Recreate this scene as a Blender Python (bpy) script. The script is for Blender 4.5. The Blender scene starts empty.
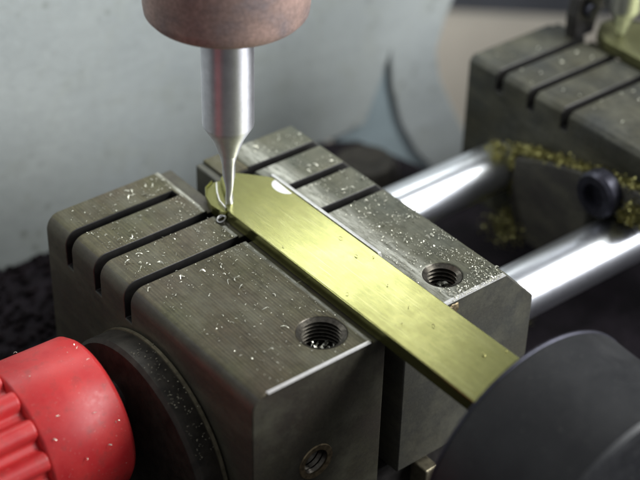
import bpy, bmesh, math, random
from mathutils import Vector, Matrix, noise
random.seed(7)
K = 0.001                     # everything below is in millimetres
PI = math.pi
scene = bpy.context.scene
col = scene.collection

# ------------------------------------------------------------------ materials
def nodes_of(m):
    m.use_nodes = True
    nt = m.node_tree
    return nt, nt.nodes, nt.links, nt.nodes['Principled BSDF']

def coord(nt, scale=(1, 1, 1), rot=(0, 0, 0)):
    tc = nt.nodes.new('ShaderNodeTexCoord')
    mp = nt.nodes.new('ShaderNodeMapping')
    mp.inputs['Scale'].default_value = [s * 1000 for s in scale]
    mp.inputs['Rotation'].default_value = rot
    nt.links.new(tc.outputs['Object'], mp.inputs['Vector'])
    return mp.outputs['Vector']

def noise_tex(nt, vec, scale, detail=4, rough=.55):
    n = nt.nodes.new('ShaderNodeTexNoise')
    n.inputs['Scale'].default_value = scale
    n.inputs['Detail'].default_value = detail
    n.inputs['Roughness'].default_value = rough
    nt.links.new(vec, n.inputs['Vector'])
    return n.outputs['Fac']

def ramp(nt, fac, stops):
    r = nt.nodes.new('ShaderNodeValToRGB')
    e = r.color_ramp.elements
    while len(e) < len(stops): e.new(.5)
    for el, (p, c) in zip(e, stops):
        el.position = p
        el.color = (c[0], c[1], c[2], 1) if isinstance(c, (tuple, list)) else (c, c, c, 1)
    nt.links.new(fac, r.inputs['Fac'])
    return r.outputs['Color']

def mixc(nt, fac, a, b, blend='MIX'):
    m = nt.nodes.new('ShaderNodeMix'); m.data_type = 'RGBA'; m.blend_type = blend
    for sock, v in ((m.inputs['Factor'], fac), (m.inputs['A'], a), (m.inputs['B'], b)):
        if isinstance(v, (int, float)): sock.default_value = v
        elif isinstance(v, (tuple, list)): sock.default_value = (*v, 1)
        else: nt.links.new(v, sock)
    return m.outputs['Result']

def math_n(nt, op, a, b=0.0, clamp=False):
    m = nt.nodes.new('ShaderNodeMath'); m.operation = op; m.use_clamp = clamp
    for s, v in zip(m.inputs, (a, b)):
        if isinstance(v, (int, float)): s.default_value = v
        else: nt.links.new(v, s)
    return m.outputs[0]

def bump(nt, bsdf, height, strength=.3, dist=.05, prev=None):
    b = nt.nodes.new('ShaderNodeBump')
    b.inputs['Strength'].default_value = strength
    b.inputs['Distance'].default_value = dist * K
    nt.links.new(height, b.inputs['Height'])
    if prev is not None: nt.links.new(prev, b.inputs['Normal'])
    nt.links.new(b.outputs['Normal'], bsdf.inputs['Normal'])
    return b.outputs['Normal']

def simple(name, color, rough=.5, metal=0.0, var=.25, nscale=.6, bmp=.15, bdist=.05, spec=None, rvar=.12):
    m = bpy.data.materials.new(name)
    nt, N, L, B = nodes_of(m)
    v = coord(nt)
    f = noise_tex(nt, v, nscale, 6)
    dark = [c * (1 - var) for c in color]; light = [min(1, c * (1 + var)) for c in color]
    L.new(ramp(nt, f, [(.3, dark), (.7, light)]), B.inputs['Base Color'])
    f2 = noise_tex(nt, v, nscale * 4, 5)
    r = nt.nodes.new('ShaderNodeMapRange')
    r.inputs['To Min'].default_value = max(0.02, rough - rvar); r.inputs['To Max'].default_value = min(1, rough + rvar)
    L.new(f2, r.inputs['Value']); L.new(r.outputs[0], B.inputs['Roughness'])
    B.inputs['Metallic'].default_value = metal
    if spec is not None: B.inputs['Specular IOR Level'].default_value = spec
    bump(nt, B, f2, bmp, bdist)
    return m

def sep(nt, vec):
    s = nt.nodes.new('ShaderNodeSeparateXYZ'); nt.links.new(vec, s.inputs[0]); return s.outputs

def steel_jaw(name, base=(.078, .073, .034), warm=(.074, .058, .034), wear=None, lines=1.0, metal=.35, rough=.47, tint=.5):
    """blackened tool steel with fine milling lines running along y, dusty patches and scratches"""
    m = bpy.data.materials.new(name)
    nt, N, L, B = nodes_of(m)
    v = coord(nt)
    big = noise_tex(nt, v, .09, 3)
    med = noise_tex(nt, v, .55, 7, .65)
    fine = noise_tex(nt, v, 3.2, 4, .7)
    stre = noise_tex(nt, coord(nt, (2.6, .10, 2.6)), 1.0, 4, .6)        # streaks along y
    c = ramp(nt, big, [(.35, warm), (.65, base)])
    c = mixc(nt, 1.0, c, ramp(nt, med, [(.25, .68), (.55, 1.0), (.8, 1.28)]), 'MULTIPLY')
    c = mixc(nt, .7, c, ramp(nt, stre, [(.3, .6), (.7, 1.45)]), 'MULTIPLY')
    wv = nt.nodes.new('ShaderNodeTexWave'); wv.wave_type = 'BANDS'; wv.bands_direction = 'X'
    wv.inputs['Scale'].default_value = .56; wv.inputs['Distortion'].default_value = 2.2
    wv.inputs['Detail'].default_value = 4; wv.inputs['Detail Scale'].default_value = 1.1
    L.new(coord(nt, (1, .2, 1), (0, 0, .05)), wv.inputs['Vector'])
    zt = math_n(nt, 'GREATER_THAN', sep(nt, v)[2], 30.9)
    lm = math_n(nt, 'MULTIPLY', ramp(nt, noise_tex(nt, v, .13, 3), [(.35, .25), (.6, 1.0)]), zt)
    c = mixc(nt, math_n(nt, 'MULTIPLY', lm, .6 * lines, True), c, ramp(nt, wv.outputs['Fac'], [(.1, .55), (.8, 1.25)]), 'MULTIPLY')
    dust = ramp(nt, fine, [(.60, 0.0), (.72, 1.0)])
    c = mixc(nt, math_n(nt, 'MULTIPLY', dust, .32), c, (.34, .33, .24))
    metal_s = None
    if wear:
        wx, wy0, wy1, wd = wear                                          # bright worn streak beside the clamping edge
        x, y, z = sep(nt, v)
        d = math_n(nt, 'ABSOLUTE', math_n(nt, 'SUBTRACT', x, wx))
        k = math_n(nt, 'SUBTRACT', 1.0, math_n(nt, 'DIVIDE', d, wd), True)
        wn = noise_tex(nt, coord(nt, (1.4, .22, 1)), 1.0, 6, .75)
        k = math_n(nt, 'MULTIPLY', k, math_n(nt, 'GREATER_THAN', z, 30.9))
        k = math_n(nt, 'MULTIPLY', k, ramp(nt, wn, [(.36, 0.0), (.58, 1.0)]), True)
        c = mixc(nt, k, c, (.48, .48, .42))
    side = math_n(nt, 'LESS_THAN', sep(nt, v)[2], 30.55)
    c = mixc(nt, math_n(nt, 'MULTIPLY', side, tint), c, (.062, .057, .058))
    smg = ramp(nt, noise_tex(nt, coord(nt, (1, .45, 1), (0, 0, .5)), .16, 6, .7), [(.46, 0.0), (.70, .55)])
    c = mixc(nt, smg, c, (.15, .145, .105))
    L.new(c, B.inputs['Base Color'])
    B.inputs['Metallic'].default_value = metal
    L.new(ramp(nt, med, [(.2, rough + .14), (.8, rough - .08)]), B.inputs['Roughness'])
    n1 = bump(nt, B, math_n(nt, 'MULTIPLY', wv.outputs['Fac'], zt), .32 * lines, .05)
    n2 = bump(nt, B, fine, .3, .05, n1)
    bump(nt, B, med, .18, .08, n2)
    return m

M = {}
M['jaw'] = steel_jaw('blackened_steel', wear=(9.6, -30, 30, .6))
M['slot'] = simple('black_slot', (.012, .011, .010), .55, .1, .3)  # slot darkness put into the colour of their walls and floors
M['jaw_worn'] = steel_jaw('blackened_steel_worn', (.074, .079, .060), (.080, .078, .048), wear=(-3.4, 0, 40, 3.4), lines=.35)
M['jaw_far'] = steel_jaw('blackened_steel_far', (.045, .047, .042), (.058, .055, .036), lines=.2, rough=.55, tint=.0)
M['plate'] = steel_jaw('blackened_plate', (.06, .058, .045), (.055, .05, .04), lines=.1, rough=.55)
M['thread'] = simple('thread_steel', (.10, .09, .075), .32, .9, .4, 1.5)
M['bare'] = simple('bare_worn_steel', (.66, .65, .64), .42, .85, .12, 1.2, .3)
M['rod'] = simple('ground_steel_rod', (.72, .74, .78), .29, 1.0, .05, .3, .05, .02, rvar=.04)
M['chrome'] = simple('polished_carbide', (.66, .66, .70), .46, 1.0, .08, .5, .1, .01, rvar=.04)
nt, N, L, B = nodes_of(M['chrome'])
tg = N.new('ShaderNodeTangent'); tg.direction_type = 'RADIAL'; tg.axis = 'Z'
L.new(tg.outputs[0], B.inputs['Tangent']); B.inputs['Anisotropic'].default_value = .75; B.inputs['Anisotropic Rotation'].default_value = .25
M['darksteel'] = simple('dark_oiled_steel', (.035, .032, .03), .5, .5, .4, .4, .3, .1)
M['flange'] = simple('dusty_flange_steel', (.035, .030, .024), .5, .5, .45, .5, .4, .1)
M['rim'] = simple('rim_steel', (.26, .23, .16), .42, .8, .3, .9)
M['bronze'] = simple('stained_bronze_edge', (.22, .17, .10), .45, .7, .55, 1.2, .5, .1)
M['screw'] = simple('black_oxide_screw', (.045, .045, .06), .35, .7, .3, .6)
M['blackplastic'] = simple('black_knob_plastic', (.012, .0125, .015), .5, 0, .3, 2.5, .5, .06)
def grimy(name, base, spot, rough):
    m = bpy.data.materials.new(name)
    nt, N, L, B = nodes_of(m)
    v = coord(nt)
    a = ramp(nt, noise_tex(nt, v, .12, 6, .65), [(.42, 0.0), (.68, .5)])
    b_ = ramp(nt, noise_tex(nt, v, 3.0, 3, .6), [(.66, 0.0), (.72, 1.0)])
    c = mixc(nt, a, base, spot)
    c = mixc(nt, math_n(nt, 'MULTIPLY', b_, .35), c, (.3, .29, .24))
    L.new(c, B.inputs['Base Color'])
    L.new(ramp(nt, noise_tex(nt, v, .3, 6, .7), [(.3, rough - .12), (.7, rough + .12)]), B.inputs['Roughness'])
    bump(nt, B, noise_tex(nt, v, 2.2, 4), .35, .08)
    return m
M['blackplastic'] = grimy('black_knob_plastic', (.008, .0085, .010), (.024, .024, .025), .5)
M['cast'] = simple('machine_paint', (.44, .47, .465), .55, 0, .06, .03, .1)
M['floor'] = simple('oily_black_tray', (.008, .006, .008), .8, 0, .6, .15, .5, .4, spec=.12)
M['swarf'] = simple('black_swarf', (.006, .004, .005), .9, 0, .6, .3, .5, .4, spec=.1)
M['beige'] = simple('beige_bench', (.50, .455, .38), .7, 0, .1, .02)
M['blue_panel'] = simple('blue_grey_panel', (.19, .235, .25), .6, 0, .1, .03)
M['darkpanel'] = simple('dark_blue_grey_panel', (.10, .105, .12), .6, 0, .15, .02)
M['silverchip'] = simple('silver_chip', (.70, .69, .58), .3, .75, .2, .8)
M['dust'] = simple('dull_dust_chip', (.22, .20, .15), .55, .4, .5, .8)
M['brasschip'] = simple('brass_chip', (.42, .39, .15), .32, .8, .4, .8)

def wall_paint():
    m = bpy.data.materials.new('speckled_machine_paint')
    nt, N, L, B = nodes_of(m)
    v = coord(nt)
    big = noise_tex(nt, v, .018, 3)
    c = ramp(nt, big, [(.3, (.225, .245, .245)), (.7, (.31, .33, .32))])
    vo = nt.nodes.new('ShaderNodeTexVoronoi'); vo.inputs['Scale'].default_value = .21
    L.new(v, vo.inputs['Vector'])
    sp = ramp(nt, vo.outputs['Distance'], [(.10, 1.0), (.24, 0.0)])
    keep = ramp(nt, noise_tex(nt, v, .045, 2), [(.46, 0.0), (.58, 1.0)])
    k = math_n(nt, 'MULTIPLY', sp, keep)
    k = math_n(nt, 'MULTIPLY', k, .5)
    c = mixc(nt, k, c, (.10, .11, .09))
    st = ramp(nt, noise_tex(nt, v, .09, 6, .7), [(.52, 0.0), (.72, .38)])
    c = mixc(nt, st, c, (.22, .23, .19))
    gr = ramp(nt, noise_tex(nt, v, .35, 6, .75), [(.35, .93), (.65, 1.05)])
    c = mixc(nt, 1.0, c, gr, 'MULTIPLY')
    L.new(c, B.inputs['Base Color']); B.inputs['Roughness'].default_value = .5
    bump(nt, B, noise_tex(nt, v, .5, 5), .3, .3)
    return m
M['wall'] = wall_paint()

def brass(name='brushed_brass', lo=(.29, .29, .105), hi=(.34, .34, .135), r0=.27, r1=.23):
    m = bpy.data.materials.new(name)
    nt, N, L, B = nodes_of(m)
    v = coord(nt)
    med = noise_tex(nt, v, .3, 5, .6)
    br = noise_tex(nt, coord(nt, (3.0, .35, 3.0)), 1.0, 5, .7)
    fine = noise_tex(nt, v, 2.2, 5, .7)
    c = ramp(nt, med, [(.3, lo), (.7, hi)])
    c = mixc(nt, .5, c, ramp(nt, br, [(.3, .78), (.7, 1.2)]), 'MULTIPLY')
    sc = noise_tex(nt, coord(nt, (5.5, .09, 1), (0, 0, .22)), 1.0, 2, .5)
    sc2 = noise_tex(nt, coord(nt, (4.5, .13, 1), (0, 0, -.35)), 1.0, 2, .5)
    scr = math_n(nt, 'MAXIMUM', ramp(nt, sc, [(.66, 0.0), (.70, 1.0)]), ramp(nt, sc2, [(.68, 0.0), (.72, 1.0)]))
    c = mixc(nt, math_n(nt, 'MULTIPLY', scr, .16), c, (.75, .74, .5))
    c = mixc(nt, math_n(nt, 'MULTIPLY', ramp(nt, fine, [(.66, 0.0), (.74, 1.0)]), .35), c, (.12, .10, .04))
    L.new(c, B.inputs['Base Color'])
    B.inputs['Metallic'].default_value = .92
    L.new(ramp(nt, med, [(.2, r0), (.8, r1)]), B.inputs['Roughness'])
    n1 = bump(nt, B, br, .12, .03)
    bump(nt, B, fine, .14, .03, n1)
    return m
M['brass'] = brass()
M['brass_dull'] = brass('darker_brass', (.17, .17, .08), (.22, .22, .11), .5, .45)  # darker, rougher brass for the far key

def rust():
    m = bpy.data.materials.new('rusty_collet_steel')
    nt, N, L, B = nodes_of(m)
    v = coord(nt)
    a = noise_tex(nt, v, .16, 5, .6); b = noise_tex(nt, v, 1.6, 6, .75)
    c = ramp(nt, a, [(.28, (.22, .19, .20)), (.5, (.34, .24, .21)), (.72, (.48, .32, .27))])
    ringn = noise_tex(nt, coord(nt, (.05, .05, 2.2)), 1.0, 3)
    c = mixc(nt, .5, c, ramp(nt, b, [(.3, .5), (.5, 1.0), (.72, 1.7)]), 'MULTIPLY')
    c = mixc(nt, .2, c, ramp(nt, ringn, [(.3, .7), (.7, 1.25)]), 'MULTIPLY')
    L.new(c, B.inputs['Base Color'])
    B.inputs['Metallic'].default_value = .35; B.inputs['Roughness'].default_value = .5
    bump(nt, B, b, .4, .12)
    return m
M['rust'] = rust()

def red_plastic():
    m = bpy.data.materials.new('red_knob_plastic')
    nt, N, L, B = nodes_of(m)
    v = coord(nt)
    f = noise_tex(nt, v, 1.2, 6, .7)
    c = ramp(nt, noise_tex(nt, v, .25, 4), [(.3, (.46, .018, .022)), (.7, (.58, .04, .038))])
    c = mixc(nt, ramp(nt, noise_tex(nt, v, .5, 7, .7), [(.52, 0.0), (.72, .65)]), c, (.20, .03, .028))
    c = mixc(nt, math_n(nt, 'MULTIPLY', ramp(nt, noise_tex(nt, v, 3.2, 3, .6), [(.67, 0.0), (.72, 1.0)]), .5), c, (.65, .45, .38))
    L.new(c, B.inputs['Base Color'])
    L.new(ramp(nt, f, [(.3, .36), (.7, .5)]), B.inputs['Roughness'])
    bump(nt, B, f, .12, .05)
    return m
M['red'] = red_plastic()

# ------------------------------------------------------------------ object helpers
def thing(name, label, cat, loc=(0, 0, 0), group=None):
    o = bpy.data.objects.new(name, None); col.objects.link(o)
    o.empty_display_size = .005
    o.location = [c * K for c in loc]
    o['label'] = label; o['category'] = cat
    if group: o['group'] = group
    return o

def wloc(o):
    v = Vector((0, 0, 0))
    while o: v += Vector(o.location); o = o.parent
    return v

def obj(name, bm, mat, parent=None, loc=None, smooth=None, bevel=None, seg=2):
    """bm holds vertices in world millimetres; they are stored relative to the object's own origin"""
    base = wloc(parent) if parent else Vector([c * K for c in (loc or (0, 0, 0))])
    for v in bm.verts: v.co = v.co * K - base
    bmesh.ops.recalc_face_normals(bm, faces=bm.faces)
    me = bpy.data.meshes.new(name); bm.to_mesh(me); bm.free()
    o = bpy.data.objects.new(name, me); col.objects.link(o)
    if parent: o.parent = parent
    else: o.location = base
    for m in (mat if isinstance(mat, (list, tuple)) else [mat]): me.materials.append(m)
    if bevel:
        b = o.modifiers.new('bevel', 'BEVEL'); b.width = bevel * K; b.segments = seg; b.limit_method = 'ANGLE'; b.angle_limit = math.radians(28)
    if smooth is not None:
        for p in me.polygons: p.use_smooth = True
        me.set_sharp_from_angle(angle=math.radians(smooth))
    return o

def tag(o, label=None, cat=None, group=None, kind=None):
    if label: o['label'] = label
    if cat: o['category'] = cat
    if group: o['group'] = group
    if kind: o['kind'] = kind
    return o

def box(bm, x0, x1, y0, y1, z0, z1):
    vs = [bm.verts.new(p) for p in ((x0,y0,z0),(x1,y0,z0),(x1,y1,z0),(x0,y1,z0),(x0,y0,z1),(x1,y0,z1),(x1,y1,z1),(x0,y1,z1))]
    for f in ((0,3,2,1),(4,5,6,7),(0,1,5,4),(1,2,6,5),(2,3,7,6),(3,0,4,7)): bm.faces.new([vs[i] for i in f])
    return bm

def prism(bm, pts, lo, hi, axis='z'):
    def P(a, b, t): return {'z': (a, b, t), 'y': (a, t, b), 'x': (t, a, b)}[axis]
    A = [bm.verts.new(P(a, b, lo)) for a, b in pts]; B = [bm.verts.new(P(a, b, hi)) for a, b in pts]
    bm.faces.new(A); bm.faces.new(B[::-1])
    n = len(pts)
    for i in range(n): bm.faces.new((A[i], B[i], B[(i+1) % n], A[(i+1) % n]))
    return bm

def lathe(bm, prof, center, axis='z', seg=64, closed=False, cap=True):
    """prof: list of (radius, position along axis); closed joins last ring to first (tube with wall)"""
    rings = []
    for r, t in prof:
        ring = []
        for k in range(seg):
            a = 2 * PI * k / seg; c, s = r * math.cos(a), r * math.sin(a)
            p = {'z': (c, s, t), 'y': (c, t, s), 'x': (t, c, s)}[axis]
            ring.append(bm.verts.new(Vector(p) + Vector(center)))
        rings.append(ring)
    n = len(rings)
    for i in range(n if closed else n - 1):
        a, b = rings[i], rings[(i + 1) % n]
        for k in range(seg): bm.faces.new((a[k], a[(k+1) % seg], b[(k+1) % seg], b[k]))
    if cap and not closed:
        bm.faces.new(rings[0][::-1]); bm.faces.new(rings[-1])
    return bm

def cut(o, cutters, slot_n=0):
    """boolean-cut o with a list of bmesh cutters (world mm), then bake"""
    base = wloc(o)
    tmp = []
    for i, bm in enumerate(cutters):
        for v in bm.verts: v.co = v.co * K - base
        bmesh.ops.recalc_face_normals(bm, faces=bm.faces)
        me = bpy.data.meshes.new('t'); bm.to_mesh(me); bm.free()
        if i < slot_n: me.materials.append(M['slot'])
        else: me.materials.append(o.data.materials[0])
        c = bpy.data.objects.new('t', me); col.objects.link(c); c.location = base
        tmp.append(c)
        md = o.modifiers.new('cut', 'BOOLEAN'); md.object = c; md.operation = 'DIFFERENCE'; md.solver = 'EXACT'; md.material_mode = 'TRANSFER'
    bv = [m for m in o.modifiers if m.type == 'BEVEL']
    specs = [(b.width, b.segments) for b in bv]
    for b in bv: o.modifiers.remove(b)
    bpy.context.view_layer.update()
    dg = bpy.context.evaluated_depsgraph_get()
    me = bpy.data.meshes.new_from_object(o.evaluated_get(dg))
    o.modifiers.clear(); o.data = me
    for p in me.polygons: p.use_smooth = True
    me.set_sharp_from_angle(angle=math.radians(22))
    for c in tmp: bpy.data.objects.remove(c)
    for w, s in specs:
        b = o.modifiers.new('bevel', 'BEVEL'); b.width = w; b.segments = s; b.limit_method = 'ANGLE'; b.angle_limit = math.radians(28)

def cyl(r, lo, hi, center, axis='z', seg=48): return lathe(bmesh.new(), [(r, lo), (r, hi)], center, axis, seg)
def bx(*a): return box(bmesh.new(), *a)

SLOTS = (50.0, 41.5, 32.7)
SW = .92
L_J = 57.0

def threaded_hole(parent, cx, cy, r, depth, axis='z', top=0.0, mat='thread', rings=7):
    """lining of a tapped hole: saw-tooth rings that narrow inward"""
    bm = bmesh.new()
    prof = [(r + .02, top - .05)]
    step = depth / rings
    for i in range(rings):
        t = top - .15 - i * step
        prof.append((r - .05, t)); prof.append((r - .75, t - step * .5))
    prof.append((r - .4, top - depth - .2))
    if axis == 'z': lathe(bm, prof, (cx, cy, 0), 'z', 48, cap=False)
    return obj('threaded_hole', bm, M[mat], parent, smooth=25)

# ------------------------------------------------------------------ left clamping jaw
def left_profile(off=0):
    return [(-22.2, -31)] + [(-19.7 - 2.5 * math.cos(math.radians(a)), -2.8 + 2.8 * math.sin(math.radians(a))) for a in range(0, 91, 10)] + [ (0 + off, 0), (0 + off, -.55), (2.6 + off, -.55), (2.6 + off, -31)]

t = thing('vise_jaw', 'dark slotted steel jaw with fine milling lines, on the left side of the brass key', 'vise jaw', (-10, 28, -31), 'slotted steel vise jaws')
bm = prism(bmesh.new(), left_profile(), 0, L_J, 'y')
b = obj('jaw_body', bm, M['jaw'], t, bevel=.3)
cutters = []
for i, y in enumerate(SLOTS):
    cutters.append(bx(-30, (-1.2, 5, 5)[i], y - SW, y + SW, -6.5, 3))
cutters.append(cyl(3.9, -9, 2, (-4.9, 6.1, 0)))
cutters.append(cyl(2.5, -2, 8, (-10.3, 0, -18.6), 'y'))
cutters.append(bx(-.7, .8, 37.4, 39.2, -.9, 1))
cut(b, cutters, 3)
threaded_hole(t, -4.9, 6.1, 3.9, 4.2, rings=6)
bm = lathe(bmesh.new(), [(3.1, -.18), (3.25, .1), (2.35, .3), (2.2, -.1)], (-10.3, 0, -18.6), 'y', 40, closed=True)
obj('hole_rim', bm, M['bronze'], t, smooth=40)
bm = lathe(bmesh.new(), [(2.45, .4), (2.1, .9), (2.45, 1.4), (2.1, 1.9), (2.45, 2.4), (2.1, 2.9), (2.4, 7.5)], (-10.3, 0, -18.6), 'y', 32, cap=False)
obj('threaded_hole', bm, M['thread'], t, smooth=25)
# worn front edge of the top face
bm = prism(bmesh.new(), [(-.32, -.02), (.0, .035), (.4, .035), (.4, -.05)], -19.6, -.5, 'x')
for v in bm.verts: v.co.x = v.co.x
obj('worn_edge', bm, M['bare'], t)
b['label'] = 'blackened body with milling lines'

# ------------------------------------------------------------------ right clamping jaw
t2 = thing('vise_jaw', 'dark slotted steel jaw thick with bright shavings, between brass key and steel rods', 'vise jaw', (20, 28, -31), 'slotted steel vise jaws')
prof = [(6.8, -31), (6.8, -.55), (13.3, -.55), (13.3, 0), (27.6, 0), (34.5, -7.4), (34.5, -31)]
bm = prism(bmesh.new(), prof, 0, L_J - 1.4, 'y')
mb = obj('jaw_body', bm, M['jaw_worn'], t2, bevel=.3)
# raised corner block behind the tip of the key
cutters = []
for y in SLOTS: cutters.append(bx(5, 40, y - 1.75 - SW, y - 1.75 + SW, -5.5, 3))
cutters.append(cyl(3.15, -9, 2, (19.3, 5.9, 0)))
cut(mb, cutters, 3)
M['jaw_worn'].use_fake_user = True
threaded_hole(t2, 19.3, 5.9, 3.15, 3.8, rings=5)
bm = box(bmesh.new(), 8.3, 13.32, 49.2, L_J - 1.42, -.6, .0)
obj('corner_block', bm, M['jaw'], t2, bevel=.2)
bm = prism(bmesh.new(), [(-.35, -.02), (.0, .035), (.55, .035), (.55, -.05)], 14.0, 27.2, 'x')
obj('worn_edge', bm, M['bare'], t2)
bm = prism(bmesh.new(), [(13.15, 0.02), (13.15, 1.95), (13.9, 1.8), (14.35, .02)], 14.5, 42.6, 'y')
obj('gripping_lip', bm, M['bare'], t2, bevel=.15)
bm = bmesh.new()
bmesh.ops.create_icosphere(bm, subdivisions=3, radius=1)
for v in bm.verts: 
    n = noise.noise(v.co * 1.7)
    v.co = Vector((v.co.x * 1.5 * (1 + n * .4) + 16.2, v.co.y * .25 - .1, v.co.z * .9 * (1 + n * .4) - 1.6))
obj('stain', bm, M['bronze'], t2)

# ------------------------------------------------------------------ brass key blank
def arc(cx, cy, r, a0, a1, n):
    return [(cx + r * math.cos(math.radians(a0 + (a1 - a0) * i / n)), cy + r * math.sin(math.radians(a0 + (a1 - a0) * i / n))) for i in range(n + 1)]

def key_blank(ox, label, cutaway):
    t = thing('key_blank', label, 'key blank', (7 + ox, 14, -.5), 'brass key blanks')
    x0, x1 = .95 + ox, 12.95 + ox
    out = [(x0, -24), (x1, -24), (x1, 41.4), (x1 - .5, 42.3), (x1 - 3.9, 46.2), (x1 - 4.6, 46.8)]
    if cutaway:
        out += [(6.4 + ox, 47.1), (5.6 + ox, 46.6), (4.6 + ox, 44.6), (3.6 + ox, 42.4), (2.6 + ox, 41.0), (1.7 + ox, 39.4)] + [(x0 + .15, 38.3), (x0, 37.3)]
    else:
        out += [(5.5 + ox, 47.1), (2.6 + ox, 45.2), (x0, 41.5)]
    bm = prism(bmesh.new(), out, -.45, 2.0, 'z')
    obj('blade', bm, M['brass' if cutaway else 'brass_dull'], t, bevel=.22, seg=3)
    if cutaway:
        # milled pocket beside the cutter: a lower curved ledge with raised burr rims
        led = [(2.0, 39.0), (3.1, 41.6), (5.2, 45.4), (6.3, 47.0), (4.6, 47.3), (2.6, 46.3), (1.2, 44.2), (.4, 41.6), (.5, 39.6), (1.2, 38.8)]
        bm = prism(bmesh.new(), led, -.44, 1.15, 'z')
        obj('milled_ledge', bm, M['brass'], t, bevel=.1)
        for r0, pts, w, zt, mat in ((0, [(.45, 39.6), (.3, 41.6), (1.1, 44.3), (2.5, 46.4), (4.5, 47.4)], .16, 1.55, 'brass'),
                               (1, [(1.5, 39.2), (1.9, 41.6), (3.1, 44.0), (4.6, 46.3)], .17, 1.75, 'bare')):
            bm = bmesh.new()
            prev = None
            for p in pts:
                ring = [bm.verts.new((p[0] + dx, p[1], z)) for dx, z in ((-w, 1.0), (-w * .6, zt), (w * .6, zt), (w, 1.0))]
                if prev:
                    for a in range(4): bm.faces.new((prev[a], prev[(a+1) % 4], ring[(a+1) % 4], ring[a]))
                else: bm.faces.new(ring)
                prev = ring
            bm.faces.new(prev[::-1])
            obj('burr', bm, M[mat], t)
        # thin pale half-moon laid on the right edge
        bm = bmesh.new()
        prism(bm, [(12.75, 40.6)] + arc(12.7, 38.2, 2.5, 95, 262, 14), 1.9, 2.02, 'z')
        for v in bm.verts: v.co.x = 12.75 + (v.co.x - 12.75) * .72
        obj('pale_half_moon', bm, M['bare'], t)
    return t
key_blank(0, 'long brass key blank clamped between the two front jaws, under the cutter', True)

# ------------------------------------------------------------------ cutter spindle
CX, CY = 2.5, 39.7
t = thing('cutter_spindle', 'rusty round spindle holding a polished milling cutter down on the key tip', 'spindle', (CX, CY, 1.4))
lathe_p = [(12.0, 37.2), (12.6, 37.9), (12.75, 39.2), (12.75, 75), (12, 75.6)]
obj('collet_nut', lathe(bmesh.new(), lathe_p, (CX, CY, 0), 'z', 96), M['rust'], t, smooth=35)
sh = [(1.55, 11.6), (1.9, 12.6), (2.6, 14.6), (3.5, 16.2), (4.1, 17.2), (4.15, 17.6), (4.15, 45)]
cs = obj('cutter_shank', lathe(bmesh.new(), sh, (CX, CY, 0), 'z', 72), M['chrome'], t, smooth=50)
# fluted tip: a slightly flattened twisting section
bm = bmesh.new()
zs = [(.28, 1.35), (.62, 1.5), (.72, 3), (.85, 5), (1.05, 7.5), (1.3, 9.8), (1.56, 11.7)]
seg = 28; prev = None
for r, z in zs:
    tw = z * .55
    ring = []
    for k in range(seg):
        a = 2 * PI * k / seg
        rr = r * (1 - (.5 if z < 8 else .5 * (11.7 - z) / 3.7) * (.5 + .5 * math.cos(2 * (a - tw))) ** 2)
        ring.append(bm.verts.new((CX + rr * math.cos(a), CY + rr * math.sin(a), z)))
    if prev:
        for k in range(seg): bm.faces.new((prev[k], prev[(k+1) % seg], ring[(k+1) % seg], ring[k]))
    else: bm.faces.new(ring[::-1])
    prev = ring
bm.faces.new(prev)
obj('cutter_tip', bm, M['chrome'], t, smooth=60)

# ------------------------------------------------------------------ guide rods
for y, z, r, lab in ((44.0, -19.3, 4.95, 'farther of two polished steel rods, entering the rear block below its slots'),
                (12.4, -19.2, 5.15, 'nearer of two polished steel rods, beside the chamfered corner of the right jaw')):
    bm = lathe(bmesh.new(), [(r - .5, 34.6), (r, 35.1), (r, 170)], (0, y, z), 'x', 96)
    tag(obj('guide_rod', bm, M['rod'], loc=(34.6, y, z), smooth=40), lab, 'rod', 'polished steel guide rods')

# ------------------------------------------------------------------ rear (tracer) vise jaw
OX = 93.3
t3 = thing('vise_jaw', 'blurred dark slotted steel jaw at the far ends of the polished rods', 'vise jaw', (OX - 10, 28, -31), 'slotted steel vise jaws')
prof = [(-22 + OX, -31), (-22 + OX, -1.0), (-21 + OX, 0), (0 + OX, 0), (0 + OX, -.55), (2.6 + OX, -.55), (2.6 + OX, -31)]
b3 = obj('jaw_body', prism(bmesh.new(), prof, 3, 55.4, 'y'), M['jaw_far'], t3, bevel=.4)
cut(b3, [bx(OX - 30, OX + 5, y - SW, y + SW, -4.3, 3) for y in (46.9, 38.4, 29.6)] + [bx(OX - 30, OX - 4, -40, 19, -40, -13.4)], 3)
# clamp plate bolted on the side, brass dust lying along its upper edge
pl = [(38.5, -13.8), (33, -11.5), (24, -9.0), (12, -6.2), (3.5, -5.4), (3.5, -13.3), (19.3, -13.3), (19.3, -31), (36, -31), (38.8, -24)]
obj('side_plate', prism(bmesh.new(), pl, OX - 24.6, OX - 21.95, 'x'), M['plate'], t3, bevel=.5)
sx = OX - 24.6
sc = obj('cap_screw', lathe(bmesh.new(), [(4.5, sx + .1), (4.5, sx - 2.2), (3.9, sx - 2.9), (2.4, sx - 2.95), (2.2, sx - 1.0), (.2, sx - .8)], (0, 16.0, -9.4), 'x', 48), M['screw'], t3, smooth=35)

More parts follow.
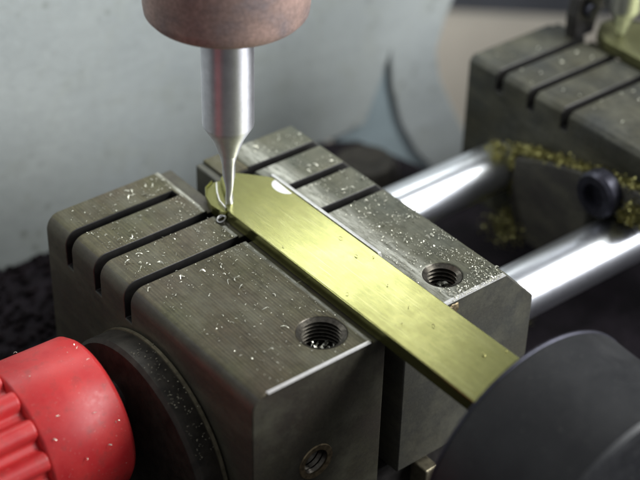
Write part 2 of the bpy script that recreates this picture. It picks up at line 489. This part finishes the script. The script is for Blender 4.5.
# brass dust heaps (stuff)
def heap(name, label, blobs, mat, n_per, size, seedv=1):
    rnd = random.Random(seedv)
    bm = bmesh.new()
    for (x, y, z, rx, ry, rz) in blobs:
        for i in range(int(n_per * rnd.choice((.35, .6, 1, 1.5)))):
            d = Vector((rnd.gauss(0, .5), rnd.gauss(0, .5), rnd.gauss(0, .5)))
            c = Vector((x + d.x * rx, y + d.y * ry, z + d.z * rz))
            s = size * rnd.uniform(.5, 1.6)
            R = Matrix.Rotation(rnd.uniform(0, 6.3), 3, Vector((rnd.gauss(0, 1), rnd.gauss(0, 1), rnd.gauss(0, 1))).normalized())
            pts = [R @ Vector(p) * s for p in ((-1, -.5, 0), (.9, -.6, .2), (1.1, .5, 0), (-.2, .8, .35))]
            vs = [bm.verts.new(c + p) for p in pts]
            bm.faces.new(vs[:3]); bm.faces.new((vs[0], vs[2], vs[3])); bm.faces.new((vs[0], vs[3], vs[1]))
    x, y, z = blobs[0][:3]
    return tag(obj(name, bm, mat, loc=(x, y, z)), label, 'metal shavings', kind='stuff')
sxp = OX - 22
blobs = []
for k in range(12):
    u = k / 11
    y = 38.5 - u * 30
    blobs.append((sxp - 1.2, y, -13.0 + 7.2 * u ** .8 + .3, 1.3, 2.2, .9))
heap('brass_shavings', 'yellow brass dust heaped on the ledge of the rear block above the cap screw', blobs, M['brasschip'], 260, .22, 3)
blobs = [(sxp - 1.0, 39.6 - .25 * k, -15 - k * 1.8, .9, 1.0, 1.3) for k in range(9)] + [(sxp - 2.5, 37.5, -29, 3.2, 4, 3.5), (sxp - 2, 40, -31, 3, 4, 3)]
heap('brass_shavings', 'yellow brass dust clinging around the far rod where it enters the rear block', blobs, M['brasschip'], 300, .24, 4)
heap('brass_shavings', 'olive brass dust coating the top of the far steel rod at the rear block', [(70.2 - k * .8, 44 - .3 * k, -14.4 - .05 * k * k * .3, .8, 2.2, .35) for k in range(6)], M['brasschip'], 200, .2, 8)
heap('brass_shavings', 'green-yellow brass dust at the right edge of the picture, beside the cap screw', [(sxp - 2.9, 8.5, -10, .5, 2.0, 2.2), (sxp - 2.9, 10, -12, .5, 2, 1.2), (sxp - 2.9, 6, -9.5, .5, 1.5, 2.4)], M['brasschip'], 240, .24, 5)
heap('brass_shavings', 'small pile of brass dust lying in the dark tray between the two steel rods', [(52, 38, -40.6, 6, 5, .8), (58, 30, -40.8, 5, 5, .5)], M['brasschip'], 500, .3, 6)

# ------------------------------------------------------------------ tracer side: second key, guide pin and stop
key_blank(OX, 'out of focus brass key blank under the chrome guide pin, upper right corner', False)
t = thing('tracer_pin', 'chrome tracer guide pin standing on the far brass key, upper right corner', 'tracer pin', (OX + 5.2, 41.5, 2.1))
obj('pin_shank', lathe(bmesh.new(), [(2.2, 6), (3.9, 8.5), (3.9, 45)], (OX + 5.2, 41.5, 0), 'z', 48), M['rod'], t, smooth=40)
obj('pin_tip', lathe(bmesh.new(), [(.5, 2.05), (.9, 2.4), (2.15, 6.0)], (OX + 5.2, 41.5, 0), 'z', 32), M['rod'], t, smooth=40)
t = thing('key_stop', 'dark swivelling key stop arm leaning over the back corner of the rear jaw', 'key stop', (OX + .5, 47, 0))
bm = prism(bmesh.new(), [(-4.2, .02), (1.2, .02), (2.0, 4.2), (6.0, 5.2), (6.0, 7.4), (2.4, 7.8), (.6, 9.4), (-3.6, 9.0), (-4.4, 5.0)], 47.5, 50.5, 'y')
for v in bm.verts: v.co.x += OX + 3.2
obj('stop_arm', bm, M['darksteel'], t, bevel=.4)
obj('pivot_screw', lathe(bmesh.new(), [(1.5, 47.4), (1.5, 46.2), (1.1, 45.9)], (OX + 1.8, 0, 6), 'y', 24), M['screw'], t, smooth=35)

# ------------------------------------------------------------------ red clamping knob on the left, with its flange
AY, AZ = 29.0, -17.2
t = thing('clamp_knob', 'red plastic clamping knob with a ribbed grip, lower left corner', 'knob', (-45, AY, AZ - 12.6))
xr = -31.6; xm = -45.8
obj('collar', lathe(bmesh.new(), [(10.6, xr + .1), (12.0, xr - .1), (12.6, xr - .9), (12.9, xm + .5), (12.6, xm), (11.4, xm - .3)], (0, AY, AZ), 'x', 128), M['red'], t, smooth=50)
bm = bmesh.new(); ribs = 15; pts = []
for k in range(ribs * 8):
    a = 2 * PI * k / (ribs * 8); ph = (k % 8) / 8
    r = 13.4 if .12 < ph < .62 else 11.5
    if abs(ph - .125) < .01 or abs(ph - .625) < .01: r = 12.9
    pts.append((AY + r * math.cos(a), AZ + r * math.sin(a)))
prism(bm, pts, -72, xm - .15, 'x')
obj('ribbed_grip', bm, M['red'], t, bevel=.35, seg=3)
obj('screw_shaft', cyl(3.4, xr - .2, -25.5, (0, AY, AZ), 'x', 32), M['darksteel'], t, smooth=40)
t = thing('jaw_flange', 'round dark steel flange with a bright worn rim, between red knob and front jaw', 'flange', (-25, AY, AZ - 21))
FY, FZ = AY - 4.5, AZ - 8.2
obj('disc', lathe(bmesh.new(), [(5, -27.6), (18.8, -27.4), (19.4, -26.8), (19.4, -23.4), (18.8, -22.3)], (0, FY, FZ), 'x', 128), M['flange'], t, smooth=40)
obj('worn_rim', lathe(bmesh.new(), [(18.8, -23.3), (19.55, -23.2), (19.5, -22.6), (18.8, -22.5)], (0, FY, FZ), 'x', 128, closed=True), M['rim'], t, smooth=50)

# ------------------------------------------------------------------ black knob in the lower right foreground
BX, BZ = 9.2, -10.0
t = thing('black_knob', 'large round black plastic knob in the lower right foreground, covering the end of the key', 'knob', (BX, -24, BZ - 30))
obj('knob_body', lathe(bmesh.new(), [(12, -24.3), (20.2, -24.35), (20.8, -24.7), (21.0, -25.4), (20.7, -30), (20.8, -39), (21.3, -43), (21.3, -44), (20.9, -44.6), (19.6, -44.8), (18.4, -43.6), (2, -43.4)], (BX, 0, BZ), 'y', 220), M['blackplastic'], t, smooth=30)
obj('rim_line', lathe(bmesh.new(), [(20.8, -24.5), (21.1, -24.7), (21.12, -25.0), (20.8, -25.2)], (BX, 0, BZ), 'y', 220, closed=True), M['screw'], t, smooth=50)
obj('support_post', bx(5, 11, -24.2, -21.5, -41.9, -10), M['darksteel'], t, bevel=.4)

# ------------------------------------------------------------------ slide under the jaws
t = thing('slide_block', 'dark steel slide under the two front jaws, at the bottom edge', 'slide', (6, 28, -42))
obj('slide_body', bx(-21, 33, 2.5, 55, -41.8, -31.2), M['darksteel'], t, bevel=.5)
obj('slide_lug', bx(12, 14.8, -1.5, 2.4, -39, -32.8), M['rim'], t, bevel=.3)

# ------------------------------------------------------------------ setting: tray, wall, casting, far things
def struct(name, bm, mat, loc=(0, 0, 0), **k):
    return tag(obj(name, bm, mat, loc=loc, **k), kind='structure')
struct('tray', prism(bmesh.new(), [(-260,-160),(420,-160),(420,70),(83,70),(82,80),(80,88),(78,95),(70,99.8),(-260,99.8)], -46, -42), M['floor'])

# wall outline (x, z) on y = 100, open where a recess shows the blue panel
W = [(-260, -43), (76, -43), (84.3, -42.5), (88.2, -33.5), (91, -26), (92.2, -35), (95.5, -46), (101, -56), (110, -67), (125, -95), (165, -95),
     (128, -66), (117.5, -57), (111.5, -46), (107.5, -38), (105.6, -30), (107.6, -22.5), (112, -13), (116, -2), (122, 20), (122, 38), (-260, 38)]
struct('machine_wall', prism(bmesh.new(), W, 100, 101.3, 'y'), M['wall'], bevel=.5, seg=3, smooth=40)
struct('recess_panel', prism(bmesh.new(), [(78,-140),(78,-18),(105,-18),(109,-45),(119,-64),(124,-140)], 101.6, 104, 'y'), M['blue_panel'])
bm = bmesh.new()
lathe(bm, [(2.5, -37.2), (3.6, -36.6), (6.2, -37), (7.6, -39), (8.2, -42)], (69, 82, 0), 'z', 48)
t = tag(obj('base_boss', bm, M['flange'], loc=(69, 82, -42), smooth=40), 'blurred round bolt boss in the dark corner behind the right jaw', 'boss')
struct('workbench', prism(bmesh.new(), [(110, -58), (200, -90), (295, -123), (480, -187), (480, -360), (110, -360)], 190, 200, 'y'), M['beige'])
struct('far_panel', bx(40, 620, 262, 270, -400, -60), M['darkpanel'])

# dark clumped swarf along the foot of the wall, left edge (stuff)
rnd = random.Random(11)
bm = bmesh.new()
for i in range(1000):
    c = Vector((rnd.uniform(-75, 8), 99 - rnd.random() ** 1.4 * 46, -42 + rnd.uniform(-.4, 1.4)))
    r = rnd.uniform(.25, .9)
    g = bmesh.ops.create_icosphere(bm, subdivisions=1, radius=r)
    for v in g['verts']:
        v.co *= 1 + .5 * noise.noise(v.co * 1.1 + Vector((i, 0, 0)))
        v.co.x *= 1.5
        v.co += c
tag(obj('oily_swarf', bm, M['swarf'], loc=(-30, 80, -42)), 'black oily swarf clumped on the tray, left edge below the grey wall', 'swarf', kind='stuff')

# ------------------------------------------------------------------ curled shavings lying on the jaws (stuff)
def shavings(name, label, spots, mat, seedv):
    """spots: (x, y, z, length, width). Each shaving is a thin curled strip resting on its surface."""
    rnd = random.Random(seedv)
    bm = bmesh.new()
    for (x, y, z, ln, w) in spots:
        th = rnd.uniform(0, 2 * PI); curl = rnd.uniform(-1.9, 1.9); n = 5
        lift = rnd.uniform(.05, .35) * ln; tilt = rnd.uniform(-.8, .8)
        p = Vector((x, y, z + .05)); prev = None
        for i in range(n + 1):
            u = i / n
            a = th + curl * (u - .5)
            d = Vector((math.cos(a), math.sin(a), 0))
            s = Vector((-math.sin(a), math.cos(a), tilt)) * w * .5 * (1 - abs(2 * u - 1) ** 2 * .75)
            h = Vector((0, 0, w * .4 + lift * math.sin(PI * u)))
            q = p + h
            ring = [bm.verts.new(q - s), bm.verts.new(q + s), bm.verts.new(q + s + Vector((0, 0, .04))), bm.verts.new(q - s + Vector((0, 0, .04)))]
            if prev:
                for k in range(4): bm.faces.new((prev[k], prev[(k+1) % 4], ring[(k+1) % 4], ring[k]))
            prev = ring
            p = p + d * ln / n
    return tag(obj(name, bm, mat, loc=spots[0][:3]), label, 'metal shavings', kind='stuff')

def ok_left(x, y):
    if noise.noise(Vector((x * .22, y * .22, 3))) < rnd.uniform(-.45, .25): return False
    if any(abs(y - s) < SW + .25 for s in SLOTS): return False
    return math.hypot(x + 4.9, y - 6.1) > 4.1
def ok_right(x, y):
    if noise.noise(Vector((x * .3, y * .25, 9))) < rnd.uniform(-.45, .25): return False
    if any(abs(y - s + 1.75) < SW + .25 for s in SLOTS): return False
    return math.hypot(x - 19.3, y - 5.9) > 3.4
rnd = random.Random(21)
sp = []
while len(sp) < 230:
    x, y = rnd.uniform(-19.6, -.4), 56.6 * rnd.random() ** .72
    if not ok_left(x, y): continue
    big = rnd.random() < .12
    sp.append((x, y, 0, rnd.uniform(.8, 1.4) if big else rnd.uniform(.15, .6), rnd.uniform(.12, .24) if big else rnd.uniform(.06, .15)))
for _ in range(420):
    y = rnd.choice(SLOTS) + rnd.choice((-1, 1)) * (SW + .3 + abs(rnd.gauss(0, 1.2))) if rnd.random() < .5 else rnd.uniform(0, 56)
    x = rnd.uniform(-19.5, -.5) if rnd.random() < .6 else -abs(rnd.gauss(0, 3)) - .4
    if x > -19.5 and 0 < y < 56.5 and all(abs(y - q) > SW + .2 for q in SLOTS) and math.hypot(x + 4.9, y - 6.1) > 4.1:
        sp.append((x, y, 0, rnd.uniform(.08, .3), rnd.uniform(.04, .11)))
shavings('steel_shavings', 'tiny bright curled shavings scattered over the left jaw', sp, M['silverchip'], 31)
sp = []
while len(sp) < 520:
    x = rnd.uniform(15, 27.4)
    y = 54 * rnd.random() ** 1.9 if rnd.random() < .85 else rnd.uniform(0, 54)
    if not ok_right(x, y): continue
    if x < 15 + rnd.random() * 3: continue
    big = rnd.random() < .09
    sp.append((x, y, 0, rnd.uniform(.6, 1.1) if big else rnd.uniform(.12, .45), rnd.uniform(.13, .26) if big else rnd.uniform(.07, .16)))
while len(sp) < 1000:
    x = rnd.uniform(14.8, 27.5); y = abs(rnd.gauss(0, 15))
    if y < 50 and ok_right(x, y): sp.append((x, y, 0, rnd.uniform(.08, .3), rnd.uniform(.05, .12)))
shavings('steel_shavings', 'fine bright shavings crowded on the front half of the right jaw', sp, M['silverchip'], 32)
sp = []
while len(sp) < 34:
    x, y = OX + rnd.uniform(-20.5, -1), rnd.uniform(5, 52)
    if any(abs(y - s) < SW + .4 for s in (46.9, 38.4, 29.6)): continue
    sp.append((x, y, 0, rnd.uniform(.15, .8), rnd.uniform(.1, .3)))
shavings('steel_shavings', 'few blurred pale specks lying on the rear slotted jaw', sp, M['silverchip'], 33)
sp = [(rnd.uniform(1.6, 12.4), rnd.uniform(-17, 40), 2.02, rnd.uniform(.15, .8), rnd.uniform(.08, .2)) for i in range(12)]
shavings('brass_shavings', 'a few tiny flecks lying on the front brass key blank', sp, M['brasschip'], 34)
sp = []
for _ in range(110):
    a = rnd.uniform(-.1, 1.05)
    sp.append((rnd.uniform(-26.8, -22.7), FY - 19.45 * math.sin(a), FZ + 19.45 * math.cos(a), rnd.uniform(.15, .5), rnd.uniform(.06, .16)))
shavings('steel_shavings', 'dusty shavings clinging to the top of the round flange beside the left jaw', sp, M['dust'], 35)
sp = [(rnd.uniform(-6.8, -2.8), rnd.uniform(4.2, 8.2), -4.0 + rnd.uniform(-.3, .5), rnd.uniform(.5, 1.4), rnd.uniform(.15, .4)) for i in range(70)]
shavings('steel_shavings', 'shavings lying in the bottom of the tapped hole of the left jaw', sp, M['silverchip'], 36)
sp = [(rnd.uniform(17.5, 21), rnd.uniform(4.2, 7.6), -3.6 + rnd.uniform(-.3, .5), rnd.uniform(.5, 1.3), rnd.uniform(.15, .4)) for i in range(60)]
shavings('steel_shavings', 'shavings lying in the bottom of the tapped hole of the right jaw', sp, M['silverchip'], 37)
sp = []
for _ in range(16):
    a = rnd.uniform(-.9, 1.3); r = 12.85
    sp.append((rnd.uniform(xm + 1, xr - 1.2), AY - r * math.sin(a), AZ + r * math.cos(a), rnd.uniform(.15, .7), rnd.uniform(.06, .18)))
shavings('steel_shavings', 'few pale flecks stuck on the smooth collar of the red knob', sp, M['silverchip'], 38)
# curled burr where the cutter meets the key
bm = bmesh.new()
prev = None
for i in range(22):
    a = i / 21 * 2 * PI * 1.3; r = .75
    c = Vector((.1 + r * math.cos(a), 38.6 + r * math.sin(a) * .8, .45 + .25 * math.sin(a * 1.3)))
    ring = [bm.verts.new(c + Vector((.12 * math.cos(q) * math.cos(a), .12 * math.cos(q) * math.sin(a), .14 * math.sin(q)))) for q in (0, PI/2, PI, 3*PI/2)]
    if prev:
        for k in range(4): bm.faces.new((prev[k], prev[(k+1) % 4], ring[(k+1) % 4], ring[k]))
    prev = ring
tag(obj('curled_shaving', bm, M['bare'], loc=(.1, 38.6, .2), smooth=60), 'single bright curled shaving at the foot of the milling cutter', 'metal shaving')

# ------------------------------------------------------------------ light
def area(name, loc, target, size, power, color=(1, 1, 1), sy=None, spread=180):
    l = bpy.data.lights.new(name, 'AREA'); l.energy = power; l.color = color
    l.shape = 'RECTANGLE'; l.size = size * K; l.size_y = (sy or size) * K
    l.spread = math.radians(spread)
    o = bpy.data.objects.new(name, l); col.objects.link(o)
    o.location = [c * K for c in loc]
    d = Vector(target) - Vector(loc)
    o.rotation_euler = d.to_track_quat('-Z', 'Y').to_euler()
    return o
area('work_lamp', (210, -110, 230), (20, 20, 0), 80, .72, (.98, 1, .97))
area('front_fill', (220, -240, 120), (50, 10, -10), 190, 1.7, (.95, .97, 1.0))  # added soft source, broadens the rod highlights and brightens the jaw fronts
area('key_glare_fill', (143, 146, 155), (7, 4, 2), 28, .015, (1, 1, .97), 30)  # two small added lamps at the mirror angle, for glare on the key
area('key_glare_fill', (130, 180, 150), (7, 24, 2), 28, .0045, (1, 1, .97), 30)
area('wall_fill_strip', (10, 82, 66), (10, 100, 5), 215, .105, (.95, 1, .98), 10)  # added unseen strip, grades the wall from bright top to dark foot

w = bpy.data.worlds.new('World'); scene.world = w; w.use_nodes = True
nt = w.node_tree; bg = nt.nodes['Background']
tc = nt.nodes.new('ShaderNodeTexCoord'); sx_ = nt.nodes.new('ShaderNodeSeparateXYZ')
nt.links.new(tc.outputs['Generated'], sx_.inputs[0])
r = nt.nodes.new('ShaderNodeValToRGB'); nt.links.new(sx_.outputs['Z'], r.inputs['Fac'])
r.color_ramp.elements[0].position = 0; r.color_ramp.elements[0].color = (.22, .22, .235, 1)
r.color_ramp.elements[1].position = .8; r.color_ramp.elements[1].color = (.42, .44, .46, 1)
nt.links.new(r.outputs['Color'], bg.inputs['Color']); bg.inputs['Strength'].default_value = .78

# ------------------------------------------------------------------ camera (solved from the photograph's edges)
az, pi_, ro, u, v, d, f = .69, .622, .028, .723, 3.863, 250.078, 1581.379
fw = Vector((math.sin(az) * math.cos(pi_), math.cos(az) * math.cos(pi_), -math.sin(pi_)))
rt = Vector((math.cos(az), -math.sin(az), 0)); up = rt.cross(fw)
r2 = math.cos(ro) * rt + math.sin(ro) * up; u2 = -math.sin(ro) * rt + math.cos(ro) * up
C = Vector((5, 20, 0)) - d * fw + u * r2 + v * u2
cam = bpy.data.cameras.new('camera'); co = bpy.data.objects.new('camera', cam); col.objects.link(co)
m = Matrix((r2, u2, -fw)).transposed().to_4x4(); m.translation = C * K
co.matrix_world = m
cam.sensor_width = 36; cam.lens = f / 640 * 36
cam.clip_start = .01; cam.clip_end = 20
cam.dof.use_dof = True; cam.dof.focus_distance = .247; cam.dof.aperture_fstop = 17
scene.camera = co
vs = scene.view_settings
vs.view_transform = 'Standard'; vs.look = 'None'; vs.gamma = 1; vs.exposure = 0
